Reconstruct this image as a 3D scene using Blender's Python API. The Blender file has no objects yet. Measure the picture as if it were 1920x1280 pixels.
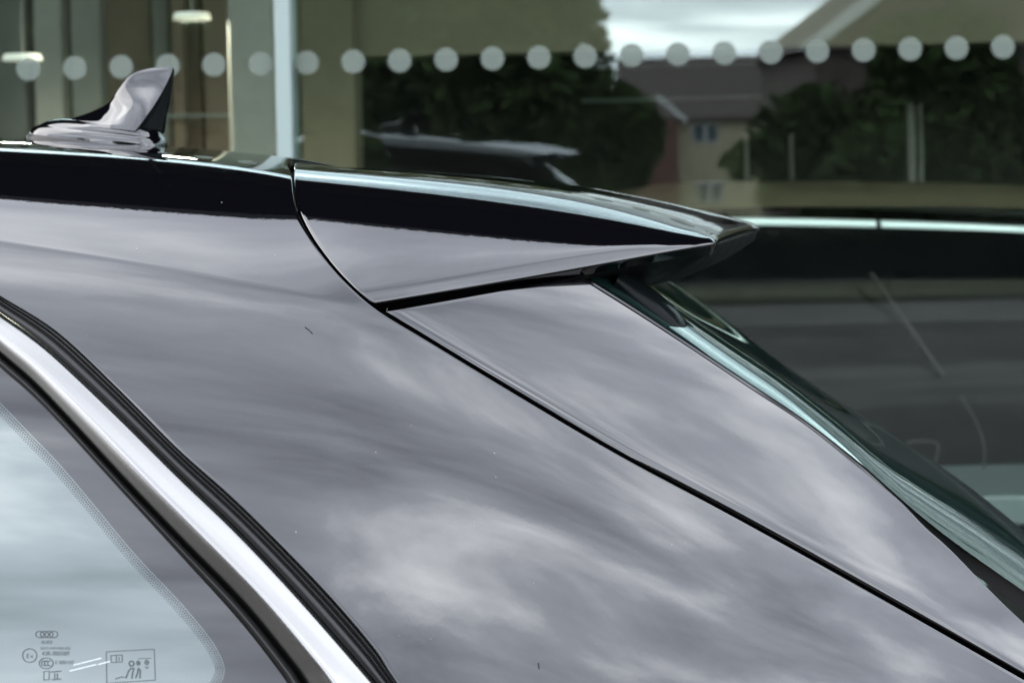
import bpy, bmesh, math, random
import numpy as np
random.seed(4); np.random.seed(4)
R = math.radians

# ------------------------------------------------------------------ camera, sky, sun, exposure
scene = bpy.context.scene
FPX, HX, HY, CAMZ, ROLL = 2400.0, 960.0, 235.0, 1.50, R(1.3)
cam_d = bpy.data.cameras.new("camera"); cam = bpy.data.objects.new("camera", cam_d)
scene.collection.objects.link(cam); scene.camera = cam
cam.location = (0, 0, CAMZ)
cam.rotation_mode = 'XYZ'
from mathutils import Matrix, Vector
cam.matrix_world = (Matrix.Translation((0, 0, CAMZ)) @ Matrix.Rotation(ROLL, 4, 'Y') @ Matrix.Rotation(R(90), 4, 'X'))
cam_d.sensor_width = 36.0; cam_d.lens = 36.0 * FPX / 1920.0
cam_d.shift_y = (HY - 640.0) / 1920.0
cam_d.clip_start = 0.05; cam_d.clip_end = 1000
cam_d.dof.use_dof = True; cam_d.dof.focus_distance = 1.08; cam_d.dof.aperture_fstop = 7.0

SUN_EL, SUN_AZ = R(34), R(-96)          # azimuth from +Y towards +X: over the car's bonnet, behind thin cloud
world = bpy.data.worlds.new("World"); scene.world = world; world.use_nodes = True
wt = world.node_tree; wn = wt.nodes; wl = wt.links
for n in list(wn): wn.remove(n)
w_out = wn.new('ShaderNodeOutputWorld'); w_bg = wn.new('ShaderNodeBackground')
w_bg.inputs['Strength'].default_value = 0.1
sky = wn.new('ShaderNodeTexSky'); sky.sky_type = 'NISHITA'; sky.sun_disc = False
sky.sun_elevation = SUN_EL; sky.sun_rotation = SUN_AZ; sky.dust_density = 2.5; sky.air_density = 1.0
tc = wn.new('ShaderNodeTexCoord'); sep = wn.new('ShaderNodeSeparateXYZ'); wl.new(tc.outputs['Generated'], sep.inputs[0])
def wmath(op, a, b=None):
    n = wn.new('ShaderNodeMath'); n.operation = op
    for i, v in enumerate((a, b)):
        if v is None: continue
        if isinstance(v, (int, float)): n.inputs[i].default_value = v
        else: wl.new(v, n.inputs[i])
    return n.outputs[0]
zz = wmath('ADD', wmath('ABSOLUTE', sep.outputs[2]), 0.30)
comb = wn.new('ShaderNodeCombineXYZ')
wl.new(wmath('DIVIDE', sep.outputs[0], zz), comb.inputs[0]); wl.new(wmath('DIVIDE', sep.outputs[1], zz), comb.inputs[1])
mp = wn.new('ShaderNodeMapping'); mp.inputs['Rotation'].default_value = (0, 0, R(12)); mp.inputs['Scale'].default_value = (0.75, 2.1, 1.0)
mp.inputs['Location'].default_value = (-3.4, 0.9, 0.0)
wl.new(comb.outputs[0], mp.inputs[0])
cn = wn.new('ShaderNodeTexNoise'); cn.inputs['Scale'].default_value = 1.7; cn.inputs['Detail'].default_value = 8.0
cn.inputs['Roughness'].default_value = 0.53; cn.inputs['Distortion'].default_value = 0.35
wl.new(mp.outputs[0], cn.inputs['Vector'])
ramp = wn.new('ShaderNodeValToRGB'); e = ramp.color_ramp.elements
e[0].position = 0.30; e[0].color = (0.22, 0.234, 0.27, 1)
e[1].position = 0.70; e[1].color = (1.22, 1.25, 1.30, 1)
k = ramp.color_ramp.elements.new(0.52); k.color = (0.55, 0.582, 0.655, 1)
wl.new(cn.outputs['Fac'], ramp.inputs[0])
cs = wn.new('ShaderNodeVectorMath'); cs.operation = 'SCALE'; cs.inputs['Scale'].default_value = 16.8
wl.new(ramp.outputs[0], cs.inputs[0])
mixw = wn.new('ShaderNodeMixRGB'); mixw.inputs[0].default_value = 0.88
wl.new(sky.outputs[0], mixw.inputs[1]); wl.new(cs.outputs[0], mixw.inputs[2])
wl.new(mixw.outputs[0], w_bg.inputs[0]); wl.new(w_bg.outputs[0], w_out.inputs[0])

sun_d = bpy.data.lights.new("sun", 'SUN'); sun_d.energy = 0.6; sun_d.angle = R(60); sun_d.color = (1, 0.96, 0.9)
sun = bpy.data.objects.new("sun", sun_d); scene.collection.objects.link(sun)
sd = Vector((math.sin(SUN_AZ) * math.cos(SUN_EL), math.cos(SUN_AZ) * math.cos(SUN_EL), math.sin(SUN_EL)))
sun.rotation_euler = sd.to_track_quat('Z', 'Y').to_euler()

scene.view_settings.view_transform = 'Standard'; scene.view_settings.look = 'None'
scene.view_settings.gamma = 1.0; scene.view_settings.use_curve_mapping = False
scene.view_settings.exposure = 2.75
scene.render.engine = 'CYCLES'
scene.cycles.use_denoising = True
scene.cycles.max_bounces = 12; scene.cycles.glossy_bounces = 8; scene.cycles.transparent_max_bounces = 24
scene.cycles.sample_clamp_indirect = 6.0

# ------------------------------------------------------------------ helpers
C = scene.collection
cr_, sr_ = math.cos(ROLL), math.sin(ROLL)
def U(px, py, Y):
    """point seen at photo pixel (px, py) at distance Y along the view axis"""
    px, py, Y = np.broadcast_arrays(np.asarray(px, float), np.asarray(py, float), np.asarray(Y, float))
    u = (px - HX) / FPX; v = (HY - py) / FPX
    return np.stack([Y * (u * cr_ + v * sr_), Y, CAMZ + Y * (-u * sr_ + v * cr_)], -1)

def tag(o, label=None, cat=None, group=None, kind=None):
    if label: o["label"] = label
    if cat: o["category"] = cat
    if group: o["group"] = group
    if kind: o["kind"] = kind
    return o
def empty(name, loc=(0, 0, 0)):
    o = bpy.data.objects.new(name, None); o.location = loc; C.objects.link(o); return o
def link(name, me, mat, parent=None, smooth=True):
    if mat is not None: me.materials.append(mat)
    if smooth: me.polygons.foreach_set('use_smooth', [True] * len(me.polygons))
    o = bpy.data.objects.new(name, me); C.objects.link(o)
    if parent is not None:
        o.parent = parent; o.matrix_parent_inverse = Matrix.Translation(-root_loc(parent))
    return o
def root_loc(o): return o.location.copy()          # parents never carry their own parents' offset (the inverse cancels it)
def mesh_from(verts, faces, name="mesh"):
    me = bpy.data.meshes.new(name); me.from_pydata([tuple(map(float, v)) for v in verts], [], faces); me.update(); return me
def grid_mesh(P, flip=False):
    n, m = P.shape[:2]
    idx = np.arange(n * m).reshape(n, m)
    a, b, c, d = idx[:-1, :-1].ravel(), idx[1:, :-1].ravel(), idx[1:, 1:].ravel(), idx[:-1, 1:].ravel()
    f = np.stack([a, b, c, d] if not flip else [a, d, c, b], -1)
    me = bpy.data.meshes.new("panel")
    me.vertices.add(n * m); me.vertices.foreach_set('co', P.reshape(-1).astype(np.float32))
    me.loops.add(f.size); me.loops.foreach_set('vertex_index', f.ravel().astype(np.int32))
    me.polygons.add(len(f)); me.polygons.foreach_set('loop_start', np.arange(0, f.size, 4, dtype=np.int32))
    me.update(calc_edges=True); me.validate(); return me
def nrm(v): return v / np.maximum(np.linalg.norm(v, axis=-1, keepdims=True), 1e-12)
def grid_normals(P):
    du = np.gradient(P, axis=0); dv = np.gradient(P, axis=1)
    n = nrm(np.cross(du, dv))
    view = np.array([0, 0, CAMZ]) - P
    s = np.sign((n * view).sum(-1)); s = np.sign(np.median(s))
    return n * s
def rim(P, sides, r=0.0014, depth=0.014, amax=90):
    """roll the named sides of a panel over a small radius and turn them in"""
    for s in sides:
        Nn = grid_normals(P)
        A = P if s in ('r0', 'r1') else P.transpose(1, 0, 2)
        NN = Nn if s in ('r0', 'r1') else Nn.transpose(1, 0, 2)
        i0, i1, i2 = (0, 1, 2) if s[1] == '0' else (-1, -2, -3)
        t = nrm(A[i0] - A[i2]); nb = NN[i2]
        t = nrm(t - nb * (t * nb).sum(-1, keepdims=True))
        rows = []
        for a in [amax * q / 5 for q in (1, 2, 3, 4, 5)]:
            rows.append(A[i0] + t * r * math.sin(R(a)) - nb * r * (1 - math.cos(R(a))))
        te, ne = r * math.sin(R(amax)), r * (1 - math.cos(R(amax)))
        rows.append(A[i0] + t * te - nb * (ne + depth * 0.3)); rows.append(A[i0] + t * te - nb * (ne + depth))
        rows = np.stack(rows)
        A = np.concatenate([rows[::-1], A]) if s[1] == '0' else np.concatenate([A, rows])
        P = A if s in ('r0', 'r1') else A.transpose(1, 0, 2)
    return P
def droop(P, yc):
    Q = P.copy(); d = np.maximum(Q[..., 1] - yc, 0); Q[..., 2] -= 0.075 * d * d / (d + 0.03); return Q
def mirY(P, yc): Q = P.copy(); Q[..., 1] = 2 * yc - Q[..., 1]; return Q
def resample(pts, n, s=None):
    p = np.array(pts, float)
    # smooth the polyline with centripetal Catmull-Rom, then resample by arc length
    q = np.vstack([2 * p[0] - p[1], p, 2 * p[-1] - p[-2]]); out = []
    for i in range(1, len(q) - 2):
        for t in np.linspace(0, 1, 24, endpoint=False):
            a, b, c, d = q[i - 1], q[i], q[i + 1], q[i + 2]
            out.append(0.5 * ((2 * b) + (-a + c) * t + (2 * a - 5 * b + 4 * c - d) * t * t + (-a + 3 * b - 3 * c + d) * t ** 3))
    out.append(p[-1]); out = np.array(out)
    for _ in range(6): out[1:-1] = 0.25 * out[:-2] + 0.5 * out[1:-1] + 0.25 * out[2:]
    L = np.concatenate([[0], np.cumsum(np.linalg.norm(np.diff(out, axis=0), axis=1))]); L /= L[-1]
    s = np.linspace(0, 1, n) if s is None else s
    return np.stack([np.interp(s, L, out[:, 0]), np.interp(s, L, out[:, 1])], -1)
def offset_curve(c, d):
    t = np.gradient(c, axis=0); t /= np.linalg.norm(t, axis=1, keepdims=True)
    return c + d * np.stack([-t[:, 1], t[:, 0]], -1)
def box_mesh(x0, x1, y0, y1, z0, z1, bev=0.0):
    bm = bmesh.new(); bmesh.ops.create_cube(bm, size=1)
    for v in bm.verts: v.co = Vector(((x0 + x1) / 2 + v.co.x * (x1 - x0), (y0 + y1) / 2 + v.co.y * (y1 - y0), (z0 + z1) / 2 + v.co.z * (z1 - z0)))
    if bev: bmesh.ops.bevel(bm, geom=bm.edges[:], offset=bev, segments=2, affect='EDGES', profile=0.5)
    me = bpy.data.meshes.new("box"); bm.to_mesh(me); bm.free(); return me
def box(name, mat, parent, *b, bev=0.0): return link(name, box_mesh(*b, bev=bev), mat, parent, smooth=False)

# ------------------------------------------------------------------ materials
def mat_new(name):
    m = bpy.data.materials.new(name); m.use_nodes = True; t = m.node_tree
    for n in list(t.nodes): t.nodes.remove(n)
    o = t.nodes.new('ShaderNodeOutputMaterial'); return m, t, o
def pr(name, col, rough=0.5, metal=0.0, spec=0.5, coat=0.0, noise=0.0, nscale=8.0, bump=0.0, bscale=200.0, coat_rough=0.02, emit=None, coat_ior=1.5, detail=4.0):
    m, t, o = mat_new(name); b = t.nodes.new('ShaderNodeBsdfPrincipled'); t.links.new(b.outputs[0], o.inputs[0])
    b.inputs['Base Color'].default_value = (*col, 1); b.inputs['Roughness'].default_value = rough; b.inputs['Metallic'].default_value = metal
    b.inputs['Specular IOR Level'].default_value = spec
    b.inputs['Coat Weight'].default_value = coat; b.inputs['Coat Roughness'].default_value = coat_rough; b.inputs['Coat IOR'].default_value = coat_ior
    tcn = t.nodes.new('ShaderNodeTexCoord')
    if noise:
        n = t.nodes.new('ShaderNodeTexNoise'); n.inputs['Scale'].default_value = nscale; n.inputs['Detail'].default_value = detail
        t.links.new(tcn.outputs['Object'], n.inputs['Vector'])
        mr = t.nodes.new('ShaderNodeMapRange'); mr.inputs[1].default_value = 0.25; mr.inputs[2].default_value = 0.75
        mr.inputs[3].default_value = 1 - noise; mr.inputs[4].default_value = 1 + noise; t.links.new(n.outputs['Fac'], mr.inputs[0])
        mx = t.nodes.new('ShaderNodeMixRGB'); mx.blend_type = 'MULTIPLY'; mx.inputs[0].default_value = 1
        mx.inputs[1].default_value = (*col, 1); t.links.new(mr.outputs[0], mx.inputs[2]); t.links.new(mx.outputs[0], b.inputs['Base Color'])
    if bump:
        n2 = t.nodes.new('ShaderNodeTexNoise'); n2.inputs['Scale'].default_value = bscale; n2.inputs['Detail'].default_value = 2.0
        t.links.new(tcn.outputs['Object'], n2.inputs['Vector'])
        bp = t.nodes.new('ShaderNodeBump'); bp.inputs['Strength'].default_value = 1.0; bp.inputs['Distance'].default_value = bump
        t.links.new(n2.outputs['Fac'], bp.inputs['Height']); t.links.new(bp.outputs[0], b.inputs['Normal'])
        if coat: t.links.new(bp.outputs[0], b.inputs['Coat Normal'])
    if emit:
        b.inputs['Emission Color'].default_value = (*emit[0], 1); b.inputs['Emission Strength'].default_value = emit[1]
    return m
def thin_glass(name, f0, tint, rough=0.0, refl=(0.86, 0.97, 0.97)):
    """one glass surface: Schlick reflection over tinted see-through"""
    m, t, o = mat_new(name); N = t.nodes; L = t.links
    g = N.new('ShaderNodeNewGeometry'); dt = N.new('ShaderNodeVectorMath'); dt.operation = 'DOT_PRODUCT'
    L.new(g.outputs['Incoming'], dt.inputs[0]); L.new(g.outputs['Normal'], dt.inputs[1])
    def mt(op, a, b):
        n = N.new('ShaderNodeMath'); n.operation = op
        for i, v in enumerate((a, b)):
            if v is None: continue
            if isinstance(v, (int, float)): n.inputs[i].default_value = v
            else: L.new(v, n.inputs[i])
        return n.outputs[0]
    c = mt('ABSOLUTE', dt.outputs['Value'], None)
    p = mt('POWER', mt('SUBTRACT', 1.0, c), 5.0)
    f = mt('ADD', mt('MULTIPLY', p, 1 - f0), f0)
    tr = N.new('ShaderNodeBsdfTransparent'); tr.inputs[0].default_value = (*tint, 1)
    gl = N.new('ShaderNodeBsdfGlossy'); gl.inputs['Roughness'].default_value = rough; gl.inputs['Color'].default_value = (*refl, 1)
    mx = N.new('ShaderNodeMixShader'); L.new(f, mx.inputs[0]); L.new(tr.outputs[0], mx.inputs[1]); L.new(gl.outputs[0], mx.inputs[2]); L.new(mx.outputs[0], o.inputs[0])
    return m

M = {}
M['paint'] = pr('black_metallic_paint', (0.0009, 0.0009, 0.0013), rough=0.4, metal=0.0, spec=0.0, coat=1.0, bump=0.000007, bscale=230, coat_rough=0.012, coat_ior=1.56)
M['gloss_black'] = pr('gloss_black_plastic', (0.006, 0.006, 0.007), rough=0.12, spec=0.5)
M['matte_black'] = pr('matte_black_plastic', (0.003, 0.0035, 0.0037), rough=0.45, spec=0.09, bump=0.00003, bscale=900)
M['rubber'] = pr('black_rubber', (0.005, 0.005, 0.005), rough=0.36, spec=0.22, bump=0.00002, bscale=500)
M['void'] = pr('dark_cavity', (0.004, 0.004, 0.004), rough=0.9, spec=0.05)
M['chrome'] = pr('brushed_aluminium_trim', (0.165, 0.163, 0.157), rough=0.24, metal=1.0, bump=0.000004, bscale=300)
M['frit'] = pr('black_ceramic_print', (0.001, 0.001, 0.0012), rough=0.0, spec=0.52)
M['glass_front'] = pr('tinted_window_glass', (0.012, 0.018, 0.017), rough=0.0, spec=1.0)
M['glass_front'].node_tree.nodes['Principled BSDF'].inputs['IOR'].default_value = 1.5
M['glass_front'].node_tree.nodes['Principled BSDF'].inputs['Specular Tint'].default_value = (0.93, 1.0, 0.98, 1)
M['rear_glass'] = pr('rear_window_glass', (0.004, 0.010, 0.009), rough=0.0, spec=1.0)
M['rear_glass'].node_tree.nodes['Principled BSDF'].inputs['Specular Tint'].default_value = (0.78, 1.0, 0.94, 1)
M['mark'] = pr('grey_glass_print', (0.035, 0.04, 0.042), rough=0.7, spec=0.1)
M['painted_reflection'] = pr('white_reflection', (0.26, 0.29, 0.29), rough=0.6)

# ================================================================== SETTING
# ground: flat asphalt by the showroom, falling away behind the camera beyond the verge
GY = 3.40                                 # plane of the showroom glass
def gz(y):
    t = np.clip((-9.0 - y) / 34.0, 0, 1); return -4.0 * t * t * (3 - 2 * t)
xs = np.concatenate([np.linspace(-400, -40, 10), np.linspace(-30, 40, 30), np.linspace(60, 400, 10)])
ys = np.concatenate([np.linspace(-500, -60, 12), np.linspace(-50, -9, 28), np.linspace(-8, 30, 16), np.linspace(40, 300, 6)])
P = np.stack(np.meshgrid(xs, ys, indexing='ij'), -1)
P = np.concatenate([P, gz(P[..., 1])[..., None]], -1)
M['asphalt'] = pr('asphalt', (0.058, 0.053, 0.049), rough=0.9, spec=0.2, noise=0.25, nscale=2.0, bump=0.004, bscale=120)
tag(link('ground', grid_mesh(P), M['asphalt']), kind='structure')
M['verge'] = pr('grass_soil', (0.034, 0.036, 0.012), rough=0.95, spec=0.1, noise=0.4, nscale=9.0, bump=0.02, bscale=60)
v = box('grass_verge', M['verge'], None, -25, 40, -5.6, -3.55, -0.2, 0.06, bev=0.03); tag(v, kind='structure')

# ---- showroom building
show = empty('showroom', (0, GY, 0))
tag(show, 'glazed showroom front with a row of pale dots on the glass behind the car', 'building')
M['facade_glass'] = thin_glass('showroom_glass', 0.056, (0.90, 0.94, 0.90), rough=0.016)
M['mullion'] = pr('pale_aluminium', (0.20, 0.25, 0.235), rough=0.35, spec=0.5)
M['olive'] = pr('olive_plaster', (0.235, 0.21, 0.14), rough=0.9, noise=0.06, nscale=1.5)
M['taupe'] = pr('taupe_panel', (0.19, 0.14, 0.10), rough=0.8, noise=0.1, nscale=2.0)
M['greypost'] = pr('grey_post', (0.21, 0.205, 0.18), rough=0.7, noise=0.05, nscale=3.0)
M['dark_wall'] = pr('dark_interior_wall', (0.018, 0.018, 0.016), rough=0.9)
M['floor'] = pr('dark_floor_tile', (0.010, 0.010, 0.010), rough=0.6, spec=0.2, noise=0.1, nscale=2.0)
M['fascia'] = pr('pale_cladding', (0.80, 0.86, 0.85), rough=0.6, noise=0.05, nscale=1.2)
M['soffit'] = pr('black_soffit', (0.006, 0.006, 0.008), rough=0.8, spec=0.05)
M['frost'] = pr('frosted_vinyl', (0.15, 0.18, 0.155), rough=0.7, spec=0.2)
_t = M['frost'].node_tree; _b = _t.nodes['Principled BSDF']; _o = [n_ for n_ in _t.nodes if n_.type == 'OUTPUT_MATERIAL'][0]
_tr = _t.nodes.new('ShaderNodeBsdfTransparent'); _mx = _t.nodes.new('ShaderNodeMixShader'); _mx.inputs[0].default_value = 0.48
_t.links.new(_tr.outputs[0], _mx.inputs[1]); _t.links.new(_b.outputs[0], _mx.inputs[2]); _t.links.new(_mx.outputs[0], _o.inputs[0])
def fx(px, Y, py=150): return float(U(px, py, Y)[0])
def fz(px, py, Y): return float(U(px, py, Y)[2])
xm0, xm1 = fx(521, GY), fx(549, GY)
GTOP = 1.93
paneL = box('glass_pane', M['facade_glass'], show, -7.0, xm0 - 0.002, GY, GY + 0.012, 0.05, GTOP)
paneR = box('glass_pane', M['facade_glass'], show, xm1 + 0.002, 9.0, GY, GY + 0.012, 0.05, GTOP)
box('mullion', M['mullion'], show, xm0, xm1, GY - 0.035, GY + 0.10, 0.0, GTOP, bev=0.003)
box('sill', M['mullion'], show, -7, 9, GY - 0.04, GY + 0.12, 0.0, 0.046, bev=0.003)
M['coated_glass'] = thin_glass('coated_upper_glass', 0.26, (0.86, 0.92, 0.89), refl=(0.84, 1.0, 0.98))
box('transom', M['mullion'], show, -7, 9, GY - 0.03, GY + 0.10, GTOP + 0.003, GTOP + 0.045, bev=0.003)
for k_, (xa, xb) in enumerate(((-7.0, -3.7), (-3.68, xm0 - 0.29), (xm0 - 0.27, 1.0), (1.02, 2.6), (2.62, 4.2), (4.22, 5.8), (5.82, 9.0))):
    box('upper_pane', M['coated_glass'], show, xa, xb, GY, GY + 0.012, GTOP + 0.05, 3.96)
box('canopy', M['soffit'], show, -9, 12, 1.47, GY + 0.2, 4.0, 4.30)
# manifestation dots: each its own disc stuck on the glass
dot_me = None
bm = bmesh.new(); bmesh.ops.create_cone(bm, cap_ends=True, segments=32, radius1=0.0315, radius2=0.0315, depth=0.0012)
bmesh.ops.rotate(bm, verts=bm.verts[:], matrix=Matrix.Rotation(R(90), 3, 'X')); dot_me = bpy.data.meshes.new("dot"); bm.to_mesh(dot_me); bm.free()
dot_me.materials.append(M['frost'])
zd = fz(960, 109, GY); sp = 87.0 / FPX * GY
for i in range(-14, 26):
    x = fx(575.5, GY, 118) + i * sp
    if xm0 - 0.03 < x < xm1 + 0.03: continue
    d = bpy.data.objects.new('dot', dot_me); C.objects.link(d); d.parent = paneL if x < xm0 else paneR
    d.matrix_parent_inverse = Matrix.Translation(-root_loc(d.parent)); d.location = (x, GY - 0.0012, zd)
# interior
YB = 11.0
box('back_wall', M['dark_wall'], show, -9, 14, YB, YB + 0.2, 0, 4)
box('side_wall', M['dark_wall'], show, -9.2, -9.0, GY + 0.2, YB, 0, 4)
box('side_wall', M['dark_wall'], show, 14, 14.2, GY + 0.2, YB, 0, 4)
box('ceiling', M['taupe'], show, -9, 14, GY + 0.2, YB, 3.98, 4.15)
box('floor', M['floor'], show, -9, 14, GY + 0.13, YB, -0.05, 0.02)
Yb = 7.0
zb = fz(1100, 97, Yb)
box('bulkhead', M['olive'], show, fx(560, Yb), 9.0, Yb, Yb + 0.3, zb, 3.97)
box('pillar', M['olive'], show, fx(563, Yb - 0.1), fx(664, Yb - 0.1), Yb - 0.1, Yb + 0.25, 0.03, 3.96, bev=0.01)
box('pillar', M['greypost'], show, fx(428, 4.4), fx(519, 4.4), 4.4, 4.6, 0.03, 3.96, bev=0.015)
for a, b_, mt_, Y in ((-260, -60, 'greypost', 6.0), (-60, 50, 'greypost', 6.2), (64, 118, 'greypost', 5.6), (134, 190, 'greypost', 6.0),
                      (190, 285, 'taupe', 6.6), (287, 318, 'greypost', 6.5), (322, 345, 'taupe', 6.4), (347, 378, 'taupe', 6.6), (382, 428, 'taupe', 6.5)):
    box('wall_panel', M[mt_], show, fx(a, Y), fx(b_, Y), Y, Y + 0.1, 0.03, 3.97, bev=0.01)
box('rail', M['mullion'], show, fx(310, 6.3), fx(430, 6.3), 6.28, 6.33, fz(370, 219, 6.3), fz(370, 215, 6.3), bev=0.002)
for px in (1395, 1480, 1700, 1722):       # thin pale posts deep in the showroom
    Y = 9.0
    w = {1395: 5, 1480: 4, 1700: 14, 1722: 6}[px]
    box('post', M['greypost'], show, fx(px, Y), fx(px + w, Y), Y, Y + 0.08, 0.03, fz(px, 195 if px >= 1700 else 250, Y), bev=0.005)
for x0, x1, py, Y in ((1090, 1425, 186, 9.4), (1110, 1420, 124, 9.2)):   # long light battens
    box('batten', M['mullion'], show, fx(x0, Y), fx(x1, Y), Y, Y + 0.05, fz(1250, py + 3, Y), fz(1250, py - 3, Y), bev=0.004)
# lit lamps
M['lamp_glow'] = pr('lamp_diffuser', (0.8, 0.8, 0.75), rough=0.5, emit=((1.0, 0.95, 0.82), 0.05))
def lamp(px, py, Y, label, r=0.066):
    c = U(px, py, Y); o = empty('ceiling_lamp', tuple(c)); tag(o, label, 'lamp', 'round showroom lamps')
    bm = bmesh.new(); bmesh.ops.create_cone(bm, cap_ends=True, segments=40, radius1=r, radius2=r * 0.9, depth=0.022)
    for v_ in bm.verts: v_.co += Vector(c)
    me = bpy.data.meshes.new("lamp"); bm.to_mesh(me); bm.free(); link('diffuser', me, M['lamp_glow'], o, smooth=False)
    bm = bmesh.new(); bmesh.ops.create_cone(bm, cap_ends=True, segments=8, radius1=0.004, radius2=0.004, depth=3.97 - c[2])
    for v_ in bm.verts: v_.co += Vector((c[0], c[1], (c[2] + 3.97) / 2 + 0.01))
    me = bpy.data.meshes.new("rod"); bm.to_mesh(me); bm.free(); link('rod', me, M['greypost'], o, smooth=False)
    ld = bpy.data.lights.new("lamp_light", 'AREA'); ld.shape = 'DISK'; ld.size = r * 1.8; ld.energy = 4.5; ld.color = (1.0, 0.93, 0.78)
    lo = bpy.data.objects.new("lamp_light", ld); C.objects.link(lo); lo.location = (c[0], c[1], c[2] - 0.02)
lamp(360, 31, 4.5, 'round lit lamp at the top left behind the showroom glass, above the antenna')
lamp(42, 108, 4.4, 'round lit lamp beside the leftmost pale dots on the glass')

# ---- dark car inside the showroom
def car_body(name, mats, origin, label, L=4.3, group=None):
    """simple estate car, side on, built from cross-sections: body, roof, side glass, trims, wheels"""
    ox, oy, oz = origin; o = empty(name, origin); tag(o, label, 'car', group)
    zr = 1.27; W = 0.86
    X = np.linspace(-L / 2, L / 2, 60); t = (X + L / 2) / L
    top = np.interp(t, [0, .03, .1, .22, .40, .55, .70, .85, .95, 1], [.62, .70, .76, .80, .84, .85, .86, .86, .84, .7])
    rows = []
    for s in np.linspace(0, 1, 22):
        a = s * math.pi
        yy = W * np.sign(math.cos(a)) * abs(math.cos(a)) ** 0.35 * (1 - 0.12 * np.abs(2 * t - 1) ** 4)
        zz_ = 0.25 + (top - 0.25) * (abs(math.sin(a)) ** 0.5)
        rows.append(np.stack([ox + X, oy - yy, oz + zz_ * np.ones_like(X)], -1))
    link('body', grid_mesh(np.stack(rows)), mats['body'], o)
    # roof skin with crown
    xr0, xr1 = -L * 0.20, L * 0.44; X = np.linspace(xr0, xr1, 70); t = (X - xr0) / (xr1 - xr0)
    zc = zr - 0.11 * np.where(t < .22, ((.22 - t) / .22) ** 2.2, 0.9 * ((t - .22) / .78) ** 1.8)
    rows = []
    for s in np.linspace(-1, 1, 31):
        rows.append(np.stack([ox + X, oy + s * 0.60 * np.ones_like(X), oz + zc - 0.055 * abs(s) ** 2.6], -1))
    link('roof', grid_mesh(np.stack(rows)), mats['paint'], o)
    for sgn in (-1, 1):
        ye = 0.60 * sgn; zt = zc - 0.055 - 0.045
        top_ = np.stack([ox + X, oy + (ye + 0.012 * sgn) * np.ones_like(X), oz + zt], -1)
        bx = np.interp(t, [0, 1], [-L * 0.30, L * 0.47])
        bot = np.stack([ox + bx, oy + 0.80 * sgn * np.ones_like(X), oz + 0.84 * np.ones_like(X)], -1)
        g_ = np.stack([top_ * (1 - s) + bot * s - np.array([0, sgn * -0.03, 0]) * math.sin(s * math.pi) for s in np.linspace(0, 1, 12)])
        link('side_window', grid_mesh(g_), mats['glass'], o)
        # roof-edge highlight built as a pale strip in two lengths with a joint
        for a, b_ in ((0.06, 0.390), (0.396, 0.97)):
            tq = np.linspace(a, b_, 50); Xq = xr0 + (xr1 - xr0) * tq; zq = np.interp(tq, t, zc)
            P0 = np.stack([ox + Xq, oy + ye + sgn * (0.004 + 0.05 * np.maximum(tq - .22, 0)), oz + zq - 0.090 - 0.075 * (tq - .22)], -1)
            ring = []
            for q in np.linspace(0, 2 * math.pi, 13):
                ring.append(P0 + np.array([0, 0.012 * math.cos(q) + 0.01 * sgn, 0.016 * math.sin(q) - 0.014]))
            link('roof_highlight', grid_mesh(np.stack(ring)), mats['strip'], o)
        for wx in (-L * 0.31, L * 0.31):
            bm = bmesh.new(); bmesh.ops.create_cone(bm, cap_ends=True, segments=36, radius1=0.33, radius2=0.33, depth=0.22)
            bmesh.ops.bevel(bm, geom=[e_ for e_ in bm.edges if len(e_.link_faces) == 2 and abs(e_.calc_face_angle()) > 1], offset=0.03, segments=3, affect='EDGES')
            bmesh.ops.rotate(bm, verts=bm.verts[:], matrix=Matrix.Rotation(R(90), 3, 'X'))
            for v_ in bm.verts: v_.co += Vector((ox + wx, oy + sgn * 0.74, oz + 0.33))
            me = bpy.data.meshes.new("wheel"); bm.to_mesh(me); bm.free(); link('wheel', me, M['rubber'], o)
    # windscreen and rear window
    for xa, xb, ii in ((-L * 0.20, -L * 0.33, 0), (L * 0.44, L * 0.49, -1)):
        g_ = []
        for s in np.linspace(-1, 1, 13):
            a = np.array([ox + xa, oy + 0.6 * s, oz + zc[ii] - 0.055 * abs(s) ** 2.6]); b_ = np.array([ox + xb, oy + 0.74 * s, oz + 0.84])
            g_.append(np.stack([a * (1 - q) + b_ * q for q in np.linspace(0, 1, 8)]))
        link('windscreen' if ii == 0 else 'rear_window', grid_mesh(np.stack(g_)), mats['glass'], o)
    return o
M['car2_roof_sheen'] = pr('olive_roof_sheen', (0.13, 0.11, 0.07), rough=0.35, spec=0.4)  # dark roof tinted olive: the reflected ceiling is put into its colour
M['car2_glass'] = pr('dark_side_glass', (0.003, 0.003, 0.004), rough=0.1, spec=0.05)
M['strip'] = pr('pale_roof_highlight', (0.80, 0.90, 0.90), rough=0.3, metal=0.3)
ycar = 5.0
xc = fx(1300, ycar, 345) + 0.35
car2 = car_body('showroom_car', {'paint': M['car2_roof_sheen'], 'body': M['car2_glass'], 'glass': M['car2_glass'], 'strip': M['strip']},
         (fx(1040, ycar, 345) + 0.86, ycar, fz(1300, 345, ycar) - 1.27), 'dark car inside the showroom with a bright strip along its roof edge')

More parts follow.
